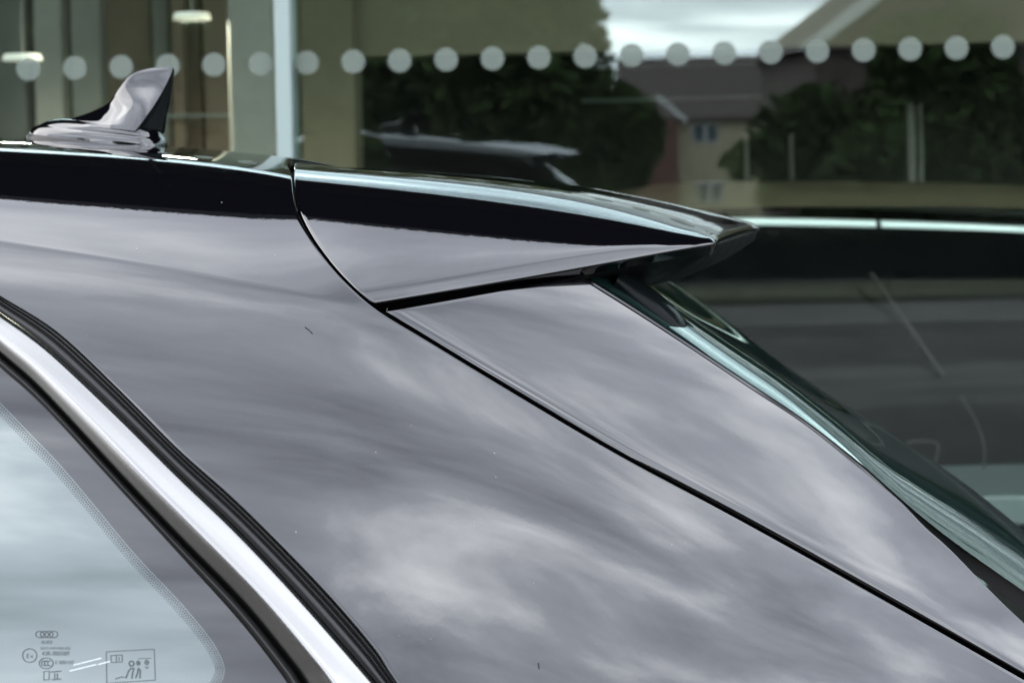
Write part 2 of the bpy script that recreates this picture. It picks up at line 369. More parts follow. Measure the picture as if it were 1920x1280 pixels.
def tube(name, pix, Y, r, mat, parent):
    c = resample(pix, 40); p = U(c[:, 0], c[:, 1], Y); t = nrm(np.gradient(p, axis=0)); s1 = nrm(np.cross(t, [0, 1, 0])); s2 = np.cross(t, s1)
    link(name, grid_mesh(np.stack([p + (s1 * math.cos(q) + s2 * math.sin(q)) * r for q in np.linspace(0, 2 * math.pi, 9)])), mat, parent)
M['line_grey'] = pr('grey_line', (0.008, 0.008, 0.008), rough=0.6)  # for unidentified thin lines and a loop, modelled as tubes
tube('thin_line', [(1632, 512), (1668, 562), (1715, 628), (1768, 702)], 4.16, 0.007, M['line_grey'], car2)
tube('thin_line', [(1802, 742), (1828, 785), (1844, 830), (1845, 870), (1838, 918)], 4.10, 0.0035, M['line_grey'], car2)
tube('thin_loop', [(1700, 832), (1712, 827), (1748, 827), (1760, 836), (1754, 866)], 4.08, 0.004, M['line_grey'], car2)
# ---- what stands behind the photographer and shows as reflections in the glass
def V(px, py, Yv):
    p = U(px, py, Yv).astype(float); p[..., 1] = 2 * GY - p[..., 1]; return p
M['beige'] = pr('beige_render', (0.34, 0.30, 0.20), rough=0.9, noise=0.08, nscale=0.8)
M['brick'] = pr('red_brick', (0.11, 0.05, 0.038), rough=0.9, noise=0.2, nscale=4.0)
M['rooftile'] = pr('brown_roof_tile', (0.055, 0.04, 0.035), rough=0.85, noise=0.2, nscale=3.0)
M['white_trim'] = pr('white_upvc', (0.50, 0.50, 0.49), rough=0.5)
M['pane'] = pr('house_window_pane', (0.05, 0.07, 0.09), rough=0.05, spec=0.8)
def quad_prism(name, mat, parent, pts, dy, sm=False):
    """polygon in the x-z plane extruded along y by dy"""
    n = len(pts); a = [np.array(p, float) for p in pts]; b_ = [p + np.array([0, dy, 0]) for p in a]
    f = [tuple(range(n)), tuple(range(2 * n - 1, n - 1, -1))] + [(i, i + n, (i + 1) % n + n, (i + 1) % n) for i in range(n)]
    me = mesh_from(a + b_, f); bm = bmesh.new(); bm.from_mesh(me); bmesh.ops.recalc_face_normals(bm, faces=bm.faces[:]); bm.to_mesh(me); bm.free()
    return link(name, me, mat, parent, smooth=False)
HD = 57.0; hy = 2 * GY - HD
house = empty('house', (float(V(1340, 410, HD)[0]), hy, -4.0)); tag(house, 'beige house with a brown roof and brick end, reflected in the glass', 'house')
xw0, xw1 = float(V(1268, 300, HD)[0]), float(V(1600, 300, HD)[0]); zg = -4.0; ze = float(V(1340, 226, HD)[2]); zr_ = float(V(1340, 98, HD)[2])
box('wall', M['beige'], house, xw0, xw1, hy - 8, hy, zg, ze)
quad_prism('roof', M['rooftile'], house, [(xw0 - 2.0, hy + 0.4, ze), (xw1 + .4, hy + 0.4, ze), (xw1 + .2, hy + 0.4, ze + .15), (xw0 - 2, hy + .4, ze + .15)], -8.6)
rt = [np.array([xw0 - 2.2, hy + .4, ze + .152]), np.array([xw1 + .4, hy + .4, ze + .152]), np.array([xw1 + .4, hy - 4, zr_]), np.array([xw0 - 2.2, hy - 4, zr_]), np.array([xw0 - 2.2, hy - 8.2, ze + .152]), np.array([xw1 + .4, hy - 8.2, ze + .152])]
link('roof', mesh_from(rt, [(0, 1, 2, 3), (3, 2, 5, 4), (0, 3, 4), (1, 5, 2)]), M['rooftile'], house, smooth=False)
box('gable_wing', M['brick'], house, xw0 - 1.6, xw0 - 0.01, hy - 5, hy + 0.8, zg, ze - 0.02)
p0, p1 = V(1226, 176, HD), V(1282, 222, HD)
quad_prism('bargeboard', M['white_trim'], house, [(p0[0], hy + .95, p0[2]), (p1[0], hy + .95, p1[2]), (p1[0], hy + .95, p1[2] - .22), (p0[0], hy + .95, p0[2] - .22)], -0.08)
for (wx, wy) in ((1297, 232), (1432, 232), (1306, 342)):
    a, b_ = V(wx, wy, HD), V(wx + 50, wy + 36, HD)
    w = box('window', M['white_trim'], house, a[0], b_[0], hy, hy + 0.06, b_[2], a[2])
    for q in (0, 1):
        x0 = a[0] + 0.07 + q * (b_[0] - a[0]) * 0.5; box('pane', M['pane'], w, x0, x0 + (b_[0] - a[0]) * 0.5 - 0.14, hy + 0.061, hy + 0.075, b_[2] + .08, a[2] - .08)
# second house whose verge cuts the sky on the right
H2 = 30.0; h2y = 2 * GY - H2
h2 = empty('house', (float(V(1900, 410, H2)[0]), h2y, -2.5)); tag(h2, 'dark gabled house with a pale verge board against the sky, reflected at top right', 'house')
a, b_ = V(1500, 94, H2), V(1700, -62, H2); c_ = V(2300, 94, H2)
quad_prism('gable', M['rooftile'], h2, [(a[0], h2y, a[2]), (b_[0], h2y, b_[2]), (c_[0], h2y, c_[2])], -7.0)
box('wall', M['rooftile'], h2, a[0] + 0.4, c_[0] - 0.4, h2y - 7, h2y - 0.2, -2.6, a[2] - 0.01)
quad_prism('verge_board', M['white_trim'], h2, [(a[0] - .1, h2y + .1, a[2]), (b_[0], h2y + .1, b_[2] + .1), (b_[0], h2y + .1, b_[2] - .3), (a[0] + .35, h2y + .1, a[2])], -0.08)
# trees, bushes and hedge (leaf-sized faces)
def leaf_mat(name, col):
    return pr(name, col, rough=0.7, spec=0.05, noise=0.45, nscale=1.3, detail=6)
M['leaf'] = leaf_mat('dark_leaves', (0.035, 0.055, 0.018)); M['leaf2'] = leaf_mat('mid_leaves', (0.05, 0.085, 0.022)); M['hedge'] = leaf_mat('dark_hedge_leaves', (0.013, 0.016, 0.008)); M['bark'] = pr('bark', (0.06, 0.045, 0.035), rough=0.9, noise=0.3, nscale=6, bump=0.02, bscale=20)
def leaf_cloud(n, centre, rad, size, clumps=26, seed=1, flat=1.0):
    rg = np.random.RandomState(seed)
    cl = nrm(rg.normal(size=(clumps, 3))) * (rg.rand(clumps, 1) ** 0.45) * 0.85
    cs_ = 0.20 + 0.22 * rg.rand(clumps)
    k_ = rg.randint(0, clumps, n); p = cl[k_] + nrm(rg.normal(size=(n, 3))) * (rg.rand(n, 1) ** 0.4) * cs_[k_][:, None]
    p = p * np.array(rad) + np.array(centre)
    a = nrm(rg.normal(size=(n, 3))); b2 = nrm(np.cross(a, rg.normal(size=(n, 3)))); s = size * (0.6 + 0.8 * rg.rand(n, 1))
    q = np.stack([p - a * s, p - b2 * s * .5, p + a * s, p + b2 * s * .5], 1)
    return grid_quads(q)
def grid_quads(q):
    n = len(q); me = bpy.data.meshes.new("leaves"); me.vertices.add(4 * n); me.vertices.foreach_set('co', q.reshape(-1).astype(np.float32))
    me.loops.add(4 * n); me.loops.foreach_set('vertex_index', np.arange(4 * n, dtype=np.int32)); me.polygons.add(n)
    me.polygons.foreach_set('loop_start', np.arange(0, 4 * n, 4, dtype=np.int32)); me.update(calc_edges=True); me.validate(); return me
def trunk_mesh(base, h, r, seed=0):
    rg = np.random.RandomState(seed); rows = []; vs, fs = [], []
    def limb(p, d, L_, r0, r1, seg=6, sides=8):
        p = np.array(p, float); d = nrm(np.array(d, float)); st = len(vs)
        for i in range(seg + 1):
            t = i / seg; c = p + d * L_ * t + np.array([math.sin(t * 3 + rg.rand()), math.cos(t * 2), 0]) * 0.03 * L_ * t
            s1 = nrm(np.cross(d, [0.3, 1, 0.1])); s2 = np.cross(d, s1); rr = r0 + (r1 - r0) * t
            for j in range(sides): a = 2 * math.pi * j / sides; vs.append(c + (s1 * math.cos(a) + s2 * math.sin(a)) * rr)
        for i in range(seg):
            for j in range(sides): fs.append((st + i * sides + j, st + i * sides + (j + 1) % sides, st + (i + 1) * sides + (j + 1) % sides, st + (i + 1) * sides + j))
    limb(base, (0.03, 0, 1), h, r, r * 0.35)
    for i in range(7):
        a = rg.rand() * 6.28; limb(np.array(base) + np.array([0, 0, h * (0.45 + 0.07 * i)]), (math.cos(a), math.sin(a), 0.8), h * 0.45, r * 0.35, r * 0.08)
    return mesh_from(vs, fs)
def tree(px, Yv, rad, hc, label, mat, seed, n=9000, trunk_h=None, size=0.12):
    b = V(px, 400, Yv); x, y = float(b[0]), float(b[1]); z0 = float(gz(np.array(y)))
    o = empty('tree', (x, y, z0)); tag(o, label, 'tree', 'trees reflected in the showroom glass')
    link('trunk', trunk_mesh((x, y, z0), hc - z0 + rad[2] * 0.3, 0.16, seed), M['bark'], o)
    link('crown', leaf_cloud(n, (x, y, hc), rad, size, seed=seed), mat, o, smooth=False)
tree(880, 17.0, (1.9, 2.0, 3.3), 2.3, 'large dark tree left of the sky gap, reflected in the glass', M['leaf'], 3, n=30000)
tree(380, 19.0, (3.0, 2.2, 2.9), 2.6, 'broad dark tree behind the pale mullion, reflected in the glass', M['leaf'], 5, n=34000)
tree(-180, 18.0, (3.0, 2.4, 2.8), 2.5, 'dark tree reflected at the far left of the glass', M['leaf'], 6, n=26000)
tree(1535, 34.0, (2.3, 2.0, 1.5), 0.0, 'low green tree in front of the beige house, reflected in the glass', M['leaf2'], 8, n=9000)
tree(1745, 21.0, (2.9, 1.6, 2.3), 0.75, 'dark tree reflected at the right edge of the glass', M['leaf'], 9, n=40000)
tree(1140, 30.0, (1.5, 1.6, 2.4), 0.8, 'small dark tree beside the brick house end, reflected in the glass', M['leaf'], 12, n=22000)
tree(640, 21.0, (2.2, 2.0, 3.2), 2.6, 'dark tree between the mullion and the large tree, reflected in the glass', M['leaf'], 14, n=24000)
# hedge
rg = np.random.RandomState(2); n = 60000
hx = rg.uniform(-9, 16, n)
p = np.stack([hx, rg.uniform(-5.5, -4.3, n), 0.06 + (0.56 + 0.05 * np.sin(hx * 2.3) + 0.03 * np.sin(hx * 7.1)) * rg.rand(n) ** 0.7], -1)
a_ = nrm(rg.normal(size=(n, 3))); b2 = nrm(np.cross(a_, rg.normal(size=(n, 3)))); s_ = 0.026 * (0.6 + rg.rand(n, 1))
hedge = empty('hedge', (3.5, -4.9, 0.06)); tag(hedge, 'low clipped hedge reflected in the showroom glass', 'hedge')
link('foliage', grid_quads(np.stack([p - a_ * s_, p - b2 * s_ * .6, p + a_ * s_, p + b2 * s_ * .6], 1)), M['hedge'], hedge, smooth=False)
box('hedge_core', M['hedge'], hedge, -9, 16, -5.4, -4.42, 0.055, 0.50, bev=0.08)  # unseen solid core, added to stop light showing through the leaves
# made-up bench-like slab for an unidentified pale patch in the glass at the lower right
M['pale'] = pr('pale_blue_white_top', (0.09, 0.115, 0.12), rough=0.4)
bn = empty('pale_patch_slab', tuple(V(1860, 900, 3.6) * 0 + np.array([fx(1880, 4.0, 900), 4.0, 0.0])))
tag(bn, 'pale bench-like slab, made up for the pale patch behind the glass at the right edge', 'bench')
bx0 = fx(1800, 3.9, 880); zt_ = fz(1850, 862, 4.2)
box('top', M['pale'], bn, bx0, bx0 + 1.6, 3.8, 4.25, zt_ - 0.09, zt_, bev=0.01)
for q in (0.05, 1.5): box('leg', M['mullion'], bn, bx0 + q, bx0 + q + 0.05, 3.98, 4.06, 0.02, zt_ - 0.092)

# ================================================================== THE CAR
YC = 1.46                                   # centre plane of the car
car = empty('parked_car', (0, YC, 0))
tag(car, 'glossy black car with roof spoiler and satin window trim, filling the foreground', 'car')
def fit(pts, deg):
    p = np.array(pts, float); m_, s_ = p[:, 0].mean(), p[:, 0].std(); co = np.polyfit((p[:, 0] - m_) / s_, p[:, 1], deg)
    lo, hi = p[0, 0], p[-1, 0]
    d1 = np.polyder(co)
    def f(x):
        x = np.asarray(x, float); xc = np.clip(x, lo - 60, hi + 60)
        return np.polyval(co, (xc - m_) / s_) + (x - xc) * np.polyval(d1, (xc - m_) / s_) / s_
    return f
T_roof = fit([(-130, 276), (0, 283), (150, 291), (300, 302), (420, 315), (525, 331)], 3)
B_roof = fit([(-130, 345), (0, 358), (150, 371), (280, 384), (420, 394), (545, 404)], 2)
S_roof = fit([(-130, 254), (0, 257), (150, 264), (300, 274), (430, 284), (545, 297)], 3)
T_sp = fit([(550, 337), (700, 352), (860, 371), (1000, 389), (1150, 414), (1280, 440)], 3)
B_sp = fit([(560, 404), (770, 427), (960, 443), (1165, 462), (1290, 470)], 2)
S_sp = fit([(550, 312), (650, 315), (760, 320), (900, 329), (1000, 338), (1100, 351), (1250, 380), (1330, 398), (1405, 416)], 4)
E_sp = fit([(700, 566), (850, 540), (1000, 515), (1150, 488), (1290, 462)], 2)
def mixf(px): return 1 / (1 + np.exp(-(np.asarray(px, float) - 548) / 14.0))
def Tf(px): m_ = mixf(px); return T_roof(px) * (1 - m_) + T_sp(px) * m_
def Bf(px): m_ = mixf(px); return B_roof(px) * (1 - m_) + B_sp(px) * m_
def Cf(px): px = np.asarray(px, float); return 455 + .152 * px + .40 * 150 * np.logaddexp(0, (px - 800) / 150.0)
def sig(x): return 1 / (1 + np.exp(-np.clip(x, -60, 60)))
def theta(px, py, zone):
    """elevation of the surface normal, degrees; zone 0 body and tailgate, 1 spoiler"""
    t_, b_, c_ = Tf(px), Bf(px), Cf(px)
    d = py - c_
    low = np.where(d > 0, 24 + 17 * np.exp(-np.maximum(d, 0) / 370.0), 41 - 4 * (1 - np.exp(np.minimum(d, 0) / 120.0)))
    if zone == 1:
        e_ = E_sp(px); span = np.maximum(e_ - b_, 8.0)
        f = np.clip((e_ - py) / span, 0, 1.0); up = 45 + 6.0 * f
        lip = sig((py - (e_ - 20)) / 3.5)
        up = up - 6.0 * lip
        w_ = sig((py - (e_ + 12)) / 5.0); base = low * w_ + up * (1 - w_)
    else:
        span = np.maximum(c_ - b_, 20.0)
        f = np.clip((c_ - py) / span, 0, 1.0)
        up = 41 + 10.0 * f
        step = 5.5 * sig((620 - px) / 40.0)
        s = sig((c_ - py) / 2.2)
        up = up + step * s * (1 - f)
        base = low * (1 - s) + up * s
    g = np.clip((b_ - py) / np.maximum(b_ - t_, 6.0), 0, 1.3)
    return base + 24.5 * (g ** 1.12)
def Ybase(px):
    px = np.asarray(px, float); q = np.maximum(px - 600, 0) / 1300.0
    return 0.85 + 0.11 * q * q + 0.00001 * px
def F(px, py, zone=0):
    """depth of the body side at pixel: integrate the normal profile up from below the frame"""
    px = np.asarray(px, float); py = np.asarray(py, float)
    Y = Ybase(px).copy()
    brk = np.maximum(py, np.minimum(1430.0, (E_sp(px) + 34) if zone == 1 else (Cf(px) + 24)))
    for p0, p1, N in ((np.full_like(py, 1430.0), brk, 50), (brk, py, 90)):
        dp = (p0 - p1) / N; p = p0
        for _ in range(N):
            pm = p - dp * 0.5; th = np.radians(np.clip(theta(px, pm, zone), 5, 79)); kk = (HY - pm) / FPX
            ds = dp / FPX * Y / (np.cos(th) - kk * np.sin(th)); Y = Y + np.sin(th) * ds; p = p - dp
    return Y
# --- key curves traced on the photograph, laid on that surface
G = [(549, 300), (550, 345), (556, 385), (573, 425), (600, 468), (645, 522), (707, 577), (800, 635), (960, 732), (1160, 850), (1360, 957), (1560, 1067), (1760, 1180), (1920, 1271), (2150, 1400)]
Wc = [(-130, 486), (-60, 518), (11, 560), (112, 624), (225, 730), (338, 844), (428, 924), (506, 999), (619, 1116), (703, 1214), (737, 1266), (830, 1400)]
def coons(top, bot, left, right):
    """top,bot: (m,2); left,right: (n,2); rows run top->bottom"""
    n, m = len(left), len(top); s = np.linspace(0, 1, n)[:, None, None]; t = np.linspace(0, 1, m)[None, :, None]
    A = (1 - s) * top[None] + s * bot[None]; B_ = (1 - t) * left[:, None] + t * right[:, None]
    D = (1 - s) * (1 - t) * top[0] + (1 - s) * t * top[-1] + s * (1 - t) * bot[0] + s * t * bot[-1]
    return A + B_ - D
def hermite(P0, m0, P1, m1, ts):
    t = ts[:, None, None]; return (2*t**3-3*t**2+1)*P0 + (t**3-2*t**2+t)*m0 + (-2*t**3+3*t**2)*P1 + (t**3-t**2)*m1
def over_roof(pxT, zone, Tfun, pxS, Sfun, nrow=44, L0=0.10, L1=0.55, yc=YC):
    L0 = np.broadcast_to(np.asarray(L0, float), pxT.shape)[:, None]
    pyT = Tfun(pxT); h = 1.0
    P0 = U(pxT, pyT, F(pxT, pyT, zone)); Pm = U(pxT, pyT + h, F(pxT, pyT + h, zone)); tn = nrm(P0 - Pm)
    P1 = U(pxS, Sfun(pxS), yc)
    m1 = np.zeros_like(P1); m1[:, 1] = L1; m1[:, 0] = (P1 - P0)[:, 0] * 0.55
    ts = np.linspace(0, 1, nrow) ** 1.25
    return hermite(P0[None], tn[None] * L0, P1[None], m1[None], ts)     # rows from T to crown

# body shell: near side + roof (+ its mirror image on the far side)
m = 130; n = 290
Gb = resample(G, 900); Gb = offset_curve(Gb, 4.0 - 0.8 * np.clip((Gb[:, 0] - 700) / 120, 0, 1)[:, None])                        # body side of the gap
def cut_at(curve, py): 
    i = np.argmin(np.abs(curve[:, 1] - py)); return i
pxR = float(np.interp(Tf(549.0), Gb[:, 1], Gb[:, 0]))
pxT = np.linspace(-130, pxR, m)
topc = np.stack([pxT, Tf(pxT)], -1)
iR = np.argmin(np.hypot(Gb[:, 0] - topc[-1, 0], Gb[:, 1] - topc[-1, 1]))
dens = np.concatenate([np.linspace(0, .16, 150, endpoint=False), np.linspace(.16, 1, n - 150)])
def along(curve, s):
    L = np.concatenate([[0], np.cumsum(np.linalg.norm(np.diff(curve, axis=0), axis=1))]); L /= L[-1]
    return np.stack([np.interp(s, L, curve[:, 0]), np.interp(s, L, curve[:, 1])], -1)
right = along(np.vstack([topc[-1:], Gb[iR + 1:]]), dens)
leftcurve = np.vstack([np.stack([np.full(60, -130.0), np.linspace(topc[0, 1], 486, 60)], -1), resample(Wc, 400)[1:]])
left = along(leftcurve, dens)
botc = np.stack([np.linspace(left[-1, 0], right[-1, 0], m), np.full(m, 1400.0)], -1)
GR = coons(topc, botc, left, right)
Pl = U(GR[..., 0], GR[..., 1], F(GR[..., 0], GR[..., 1], 0))
Pu = over_roof(pxT, 0, Tf, np.linspace(-130, 545, m), S_roof, L0=0.07, L1=0.34)
body = np.concatenate([Pl[::-1], Pu[1:]])                               # rows bottom -> crown
half = rim(body[::-1], ['c1', 'r1'])[::-1]
half = rim(half, ['c0'], depth=0.01)
full = np.concatenate([half, mirY(half, YC)[::-1][1:]])
link('body_shell', grid_mesh(droop(full, YC)), M['paint'], car)

# spoiler: top wing with turned lower edge, end face and dark underside
m2 = 140
Gs = offset_curve(resample(G, 900), -5.0)
Gs = Gs[(Gs[:, 1] > 330) & (Gs[:, 1] < 568)]
px0 = float(np.interp(T_sp(556.0), Gs[:, 1], Gs[:, 0]))
pxE = 1328.0
pxT2 = np.linspace(px0, pxE, m2); top2 = np.stack([pxT2, Tf(pxT2) - 4.0 * np.logaddexp(0, (Tf(pxT2) - (E_sp(pxT2) - 7)) / 4.0)], -1)
pe = Gs[np.argmin(np.abs(Gs[:, 1] - E_sp(Gs[:, 0])))]
bot2x = np.linspace(pe[0], pxE + 4, m2); bot2 = np.stack([bot2x, E_sp(bot2x)], -1)
iA = np.argmin(np.abs(Gs[:, 1] - top2[0, 1])); iB = np.argmin(np.abs(Gs[:, 1] - bot2[0, 1]))
n2 = 110
left2 = along(np.vstack([top2[:1], Gs[iA + 1:iB], bot2[:1]]), np.linspace(0, 1, n2))
right2 = np.stack([np.linspace(top2[-1, 0], bot2[-1, 0], n2), np.linspace(top2[-1, 1], bot2[-1, 1], n2)], -1)
GR2 = coons(top2, bot2, left2, right2)
PROUD = 0.0
Pl2 = U(GR2[..., 0], GR2[..., 1], F(GR2[..., 0], GR2[..., 1], 1) - PROUD)
pxS2 = 553 + (pxT2 - px0) / (pxE - px0) * (1409 - 553)
def Tsafe(x): d_ = Tf(x) - (E_sp(x) - 7); return Tf(x) - 4.0 * np.logaddexp(0, d_ / 4.0)
YS = YC - 0.004
Pu2 = over_roof(pxT2, 1, Tsafe, pxS2, S_sp, L0=0.26 - 0.20 * np.linspace(0, 1, m2) ** 5, L1=0.14, yc=YS)
flat_ = np.repeat(Pu2[-1:], 10, 0); q_ = np.linspace(0, 1, 11)[1:, None]; wr = np.linspace(0, 1, m2)[None]
flat_[..., 1] += q_ * (YC - YS)
flat_[..., 0] += (Pu2[-1:, :, 0] / YS) * q_ * (YC - YS) * (1 - wr) + 0.0004 * q_ * wr ** 2
Pu2 = np.concatenate([Pu2, flat_])
sp = np.concatenate([Pl2[::-1], Pu2[1:]])
sph = rim(sp, ['r0'], r=0.0022, depth=0.012); sph = rim(sph, ['c0'], r=0.0016, depth=0.012); sph = rim(sph, ['c1'], r=0.016, depth=0.003, amax=42)
Pu3 = np.concatenate([over_roof(pxT2, 1, Tsafe, pxS2, S_sp, L0=0.05, L1=0.14, yc=YS), flat_])
spb = np.concatenate([Pl2[::-1], Pu3[1:]])
spb = rim(rim(rim(spb, ['r0'], r=0.0022, depth=0.012), ['c0'], r=0.0016, depth=0.012), ['c1'], r=0.016, depth=0.003, amax=42)
spf = np.concatenate([sph, mirY(spb, YC)[::-1][1:]])
spo = link('spoiler', grid_mesh(droop(spf, YC)), M['paint'], car)

# underside of the spoiler: from its lower edge and trailing edge inwards and down
e1x = np.linspace(694, 1326, 94); edge1 = np.stack([e1x, E_sp(e1x) + 5], -1); y1 = F(edge1[:, 0], edge1[:, 1], 1) + 0.006
Etop = U(edge1[:, 0], edge1[:, 1], y1)
tr = sp[::1, -1][n2:-10]                         # trailing edge, near corner -> crown
tr = tr[np.linspace(0, len(tr) - 1, 50).astype(int)]
tr2 = tr.copy(); tr2[:, 2] -= 0.010; tr2[:, 0] += 0.006
Uo = np.concatenate([Etop, tr2[1:]])
Uo_n = len(Uo)
ip = resample([(700, 590), (900, 556), (1060, 531), (1150, 541), (1205, 537), (1280, 520), (1345, 490), (1402, 447)], len(Uo))
iy = np.interp(np.linspace(0, 1, len(Uo)), [0, .45, .6, .72, .85, 1.0], [y1[0] + 0.012, 1.15, 1.19, 1.24, 1.33, YS])
Ui = U(ip[:, 0], ip[:, 1], iy)
ext = sp[-10:, -1] + np.array([0.006, 0, -0.010]); Ui = np.concatenate([Ui, Ui[-1] + (ext - Uo[-1])]); Uo = np.concatenate([Uo, ext])
rows = []
for s in np.linspace(0, 1, 16):
    q = Uo * (1 - s) + Ui * s
    q = q + np.array([0.0, -0.010, -0.006]) * math.sin(s * math.pi) * np.linspace(0.1, 1, len(Uo))[:, None]
    rows.append(q)
Uin = Ui.copy(); Uin[:, 1] += 0.03; Uin[:, 0] -= 0.04; Uin[:, 2] += 0.03; Uin[:, 1] = np.minimum(Uin[:, 1], YC)
rows.append(Uin)
un = np.stack(rows)
link('underside', grid_mesh(un), M['matte_black'], spo)
o2 = link('underside', grid_mesh(mirY(un, YC), flip=True), M['matte_black'], spo)

# tailgate side panel
Gt = offset_curve(resample(G, 900), -5.6); Gt = Gt[(Gt[:, 1] > 584) & (Gt[:, 0] > 715)]
Rt = resample([(1088, 519), (1200, 590), (1302, 657), (1403, 725), (1505, 792), (1606, 872), (1682, 935), (1733, 987), (1784, 1033), (1880, 1131), (1980, 1222), (2170, 1395)], 400)
nn, mm = 190, 80
sD = np.linspace(0, 1, nn)
leftD = along(Gt, sD); rightD = along(Rt, sD)
topD = np.stack([np.linspace(leftD[0, 0], rightD[0, 0], mm), np.linspace(leftD[0, 1], rightD[0, 1], mm)], -1)
botD = np.stack([np.linspace(leftD[-1, 0], rightD[-1, 0], mm), np.linspace(leftD[-1, 1], rightD[-1, 1], mm)], -1)
GD = coons(topD, botD, leftD, rightD)
tt = np.linspace(0, 1, mm)[None, :]
def FD(px, py, t): 
    return F(px, py, 0) + 0.0 * t
YD = FD(GD[..., 0], GD[..., 1], tt)
# rolled lip beside the shut line
lipw = np.exp(-tt / 0.035); 
PD = U(GD[..., 0], GD[..., 1], YD + 0.0022 * lipw)
PDr = rim(rim(rim(PD, ['c0'], r=0.0018, depth=0.012), ['c1'], r=0.0014, depth=0.012), ['r0'], r=0.0014, depth=0.003)
link('tailgate_panel', grid_mesh(PDr), M['paint'], car)
link('tailgate_panel', grid_mesh(mirY(PDr, YC), flip=True), M['paint'], car)

# rear window
Rg = resample([(1070, 500), (1192, 576), (1300, 647), (1403, 716), (1505, 784), (1606, 862), (1677, 924), (1733, 972), (1809, 1030), (1920, 1108), (2120, 1250)], 150)
nearY = F(Rg[:, 0], Rg[:, 1], 0) + 0.030
nearP = U(Rg[:, 0], Rg[:, 1], nearY)
Bs = resample([(1120, 478), (1215, 538), (1276, 579), (1352, 627), (1454, 696), (1555, 757), (1657, 818), (1759, 876), (1835, 927), (1920, 981), (2060, 1070)], 400)
bx_ = U(Bs[:, 0], Bs[:, 1], YC)
zc_ = np.interp(nearP[:, 0] + 0.01, bx_[:, 0], bx_[:, 2]); 
# extrapolate the centre line past its ends
sl0 = (bx_[20, 2] - bx_[0, 2]) / (bx_[20, 0] - bx_[0, 0]); zc_ = np.where(nearP[:, 0] + .01 < bx_[0, 0], bx_[0, 2] + sl0 * (nearP[:, 0] + .01 - bx_[0, 0]), zc_)
crownP = np.stack([nearP[:, 0] + 0.01, np.full(len(nearP), YC), zc_], -1)
m0 = np.stack([np.full(len(nearP), .02), np.full(len(nearP), .25), np.full(len(nearP), 0.095)], -1); m1_ = np.stack([np.zeros(len(nearP)), np.full(len(nearP), .5), np.zeros(len(nearP))], -1)
RGl = hermite(nearP[None], m0[None], crownP[None], m1_[None], np.linspace(0, 1, 60) ** 1.2)
RGf = np.concatenate([RGl, mirY(RGl, YC)[::-1][1:]])
link('rear_window', grid_mesh(RGf), M['rear_glass'], car)
# black border between panel and glass
bord = np.stack([U(Rg[:, 0] - 26 * (1 - s), Rg[:, 1] + 26 * (1 - s) * .6, nearY + 0.004 * (1 - s) - 0.0005 * s + 0.006 * s) for s in np.linspace(0, 1, 6)])
link('rear_window_border', grid_mesh(bord), M['gloss_black'], car)
# rounded black end of the wiper cover tucked under the spoiler
def loft_pod(ctrl, sides=24):
    rows = []
    for (px, py, Y, ra, rb, ang) in ctrl:
        c = U(px, py, Y); a = math.radians(ang); ex = np.array([math.cos(a), 0, math.sin(a)]); ey = np.array([0, 1, 0])
        rows.append([c + ex * ra * math.cos(q) + ey * rb * math.sin(q) for q in np.linspace(0, 2 * math.pi, sides)])
    return np.array(rows)
pod = loft_pod([(1150, 520, 1.17, .014, .03, 58), (1180, 548, 1.17, .0155, .032, 58), (1215, 576, 1.165, .0165, .033, 58), (1248, 603, 1.16, .016, .032, 58), (1268, 620, 1.16, .0138, .024, 58), (1280, 630, 1.16, .0095, .018, 58), (1285, 634, 1.16, .001, .002, 58)])
M['satin_black'] = pr('satin_black_plastic', (0.002, 0.003, 0.003), rough=0.25, spec=0.05)
link('wiper_cover', grid_mesh(pod), M['satin_black'], car)

# dark structure behind the gaps
gx, gy = np.meshgrid(np.linspace(430, 2150, 120), np.linspace(1425, 350, 90))
mk = U(gx, gy, F(gx, gy, 0) + 0.022)
inner_faces = []
idx = np.arange(gx.size).reshape(gx.shape)
Gpx = resample(G, 900)
def gap_y(x): return np.interp(x, Gpx[:, 0], Gpx[:, 1])
def rt_y(x): return np.interp(x, Rt[:, 0], Rt[:, 1], left=380)
keep = gy[1:, :-1] > np.maximum(rt_y(gx[:-1, 1:]) + 10, Tf(gx[:-1, 1:]) + 30)
inner_faces = np.stack([idx[:-1, :-1][keep], idx[:-1, 1:][keep], idx[1:, 1:][keep], idx[1:, :-1][keep]], -1)
link('inner_panel', mesh_from(mk.reshape(-1, 3), [tuple(int(a) for a in f) for f in inner_faces]), M['void'], car)

# --- side window: seals, satin trim, glass
ns = 170
W2 = resample(Wc, ns)
Cu = resample([(-130, 494), (-60, 540), (0, 585), (56, 624), (112, 670), (225, 777), (338, 889), (450, 996), (563, 1116), (703, 1275), (810, 1400)], ns)
Cl = resample([(-130, 556), (-60, 611), (0, 667), (56, 716), (112, 774), (225, 897), (338, 1016), (450, 1130), (540, 1241), (566, 1278), (640, 1400)], ns)
Si = resample([(-130, 584), (-60, 635), (0, 692), (56, 741), (112, 797), (225, 921), (338, 1045), (450, 1170), (523, 1264), (540, 1292), (600, 1400)], ns)
Fr = resample([(-130, 640), (-60, 694), (0, 754), (56, 812), (112, 870), (169, 937), (253, 1038), (338, 1128), (394, 1196), (416, 1235), (421, 1258), (411, 1284), (385, 1310), (340, 1332), (280, 1348)], 300)
def strip(c0, c1, prof, name, mat, parent=car, n=None):
    """surface between two traced curves; prof: list of (fraction across, height off the body side in m)"""
    rows = []
    for s, h in prof:
        q = c0 * (1 - s) + c1 * s; rows.append(U(q[:, 0], q[:, 1], F(q[:, 0], q[:, 1], 0) - h))
    return link(name, grid_mesh(np.stack(rows)), mat, parent)
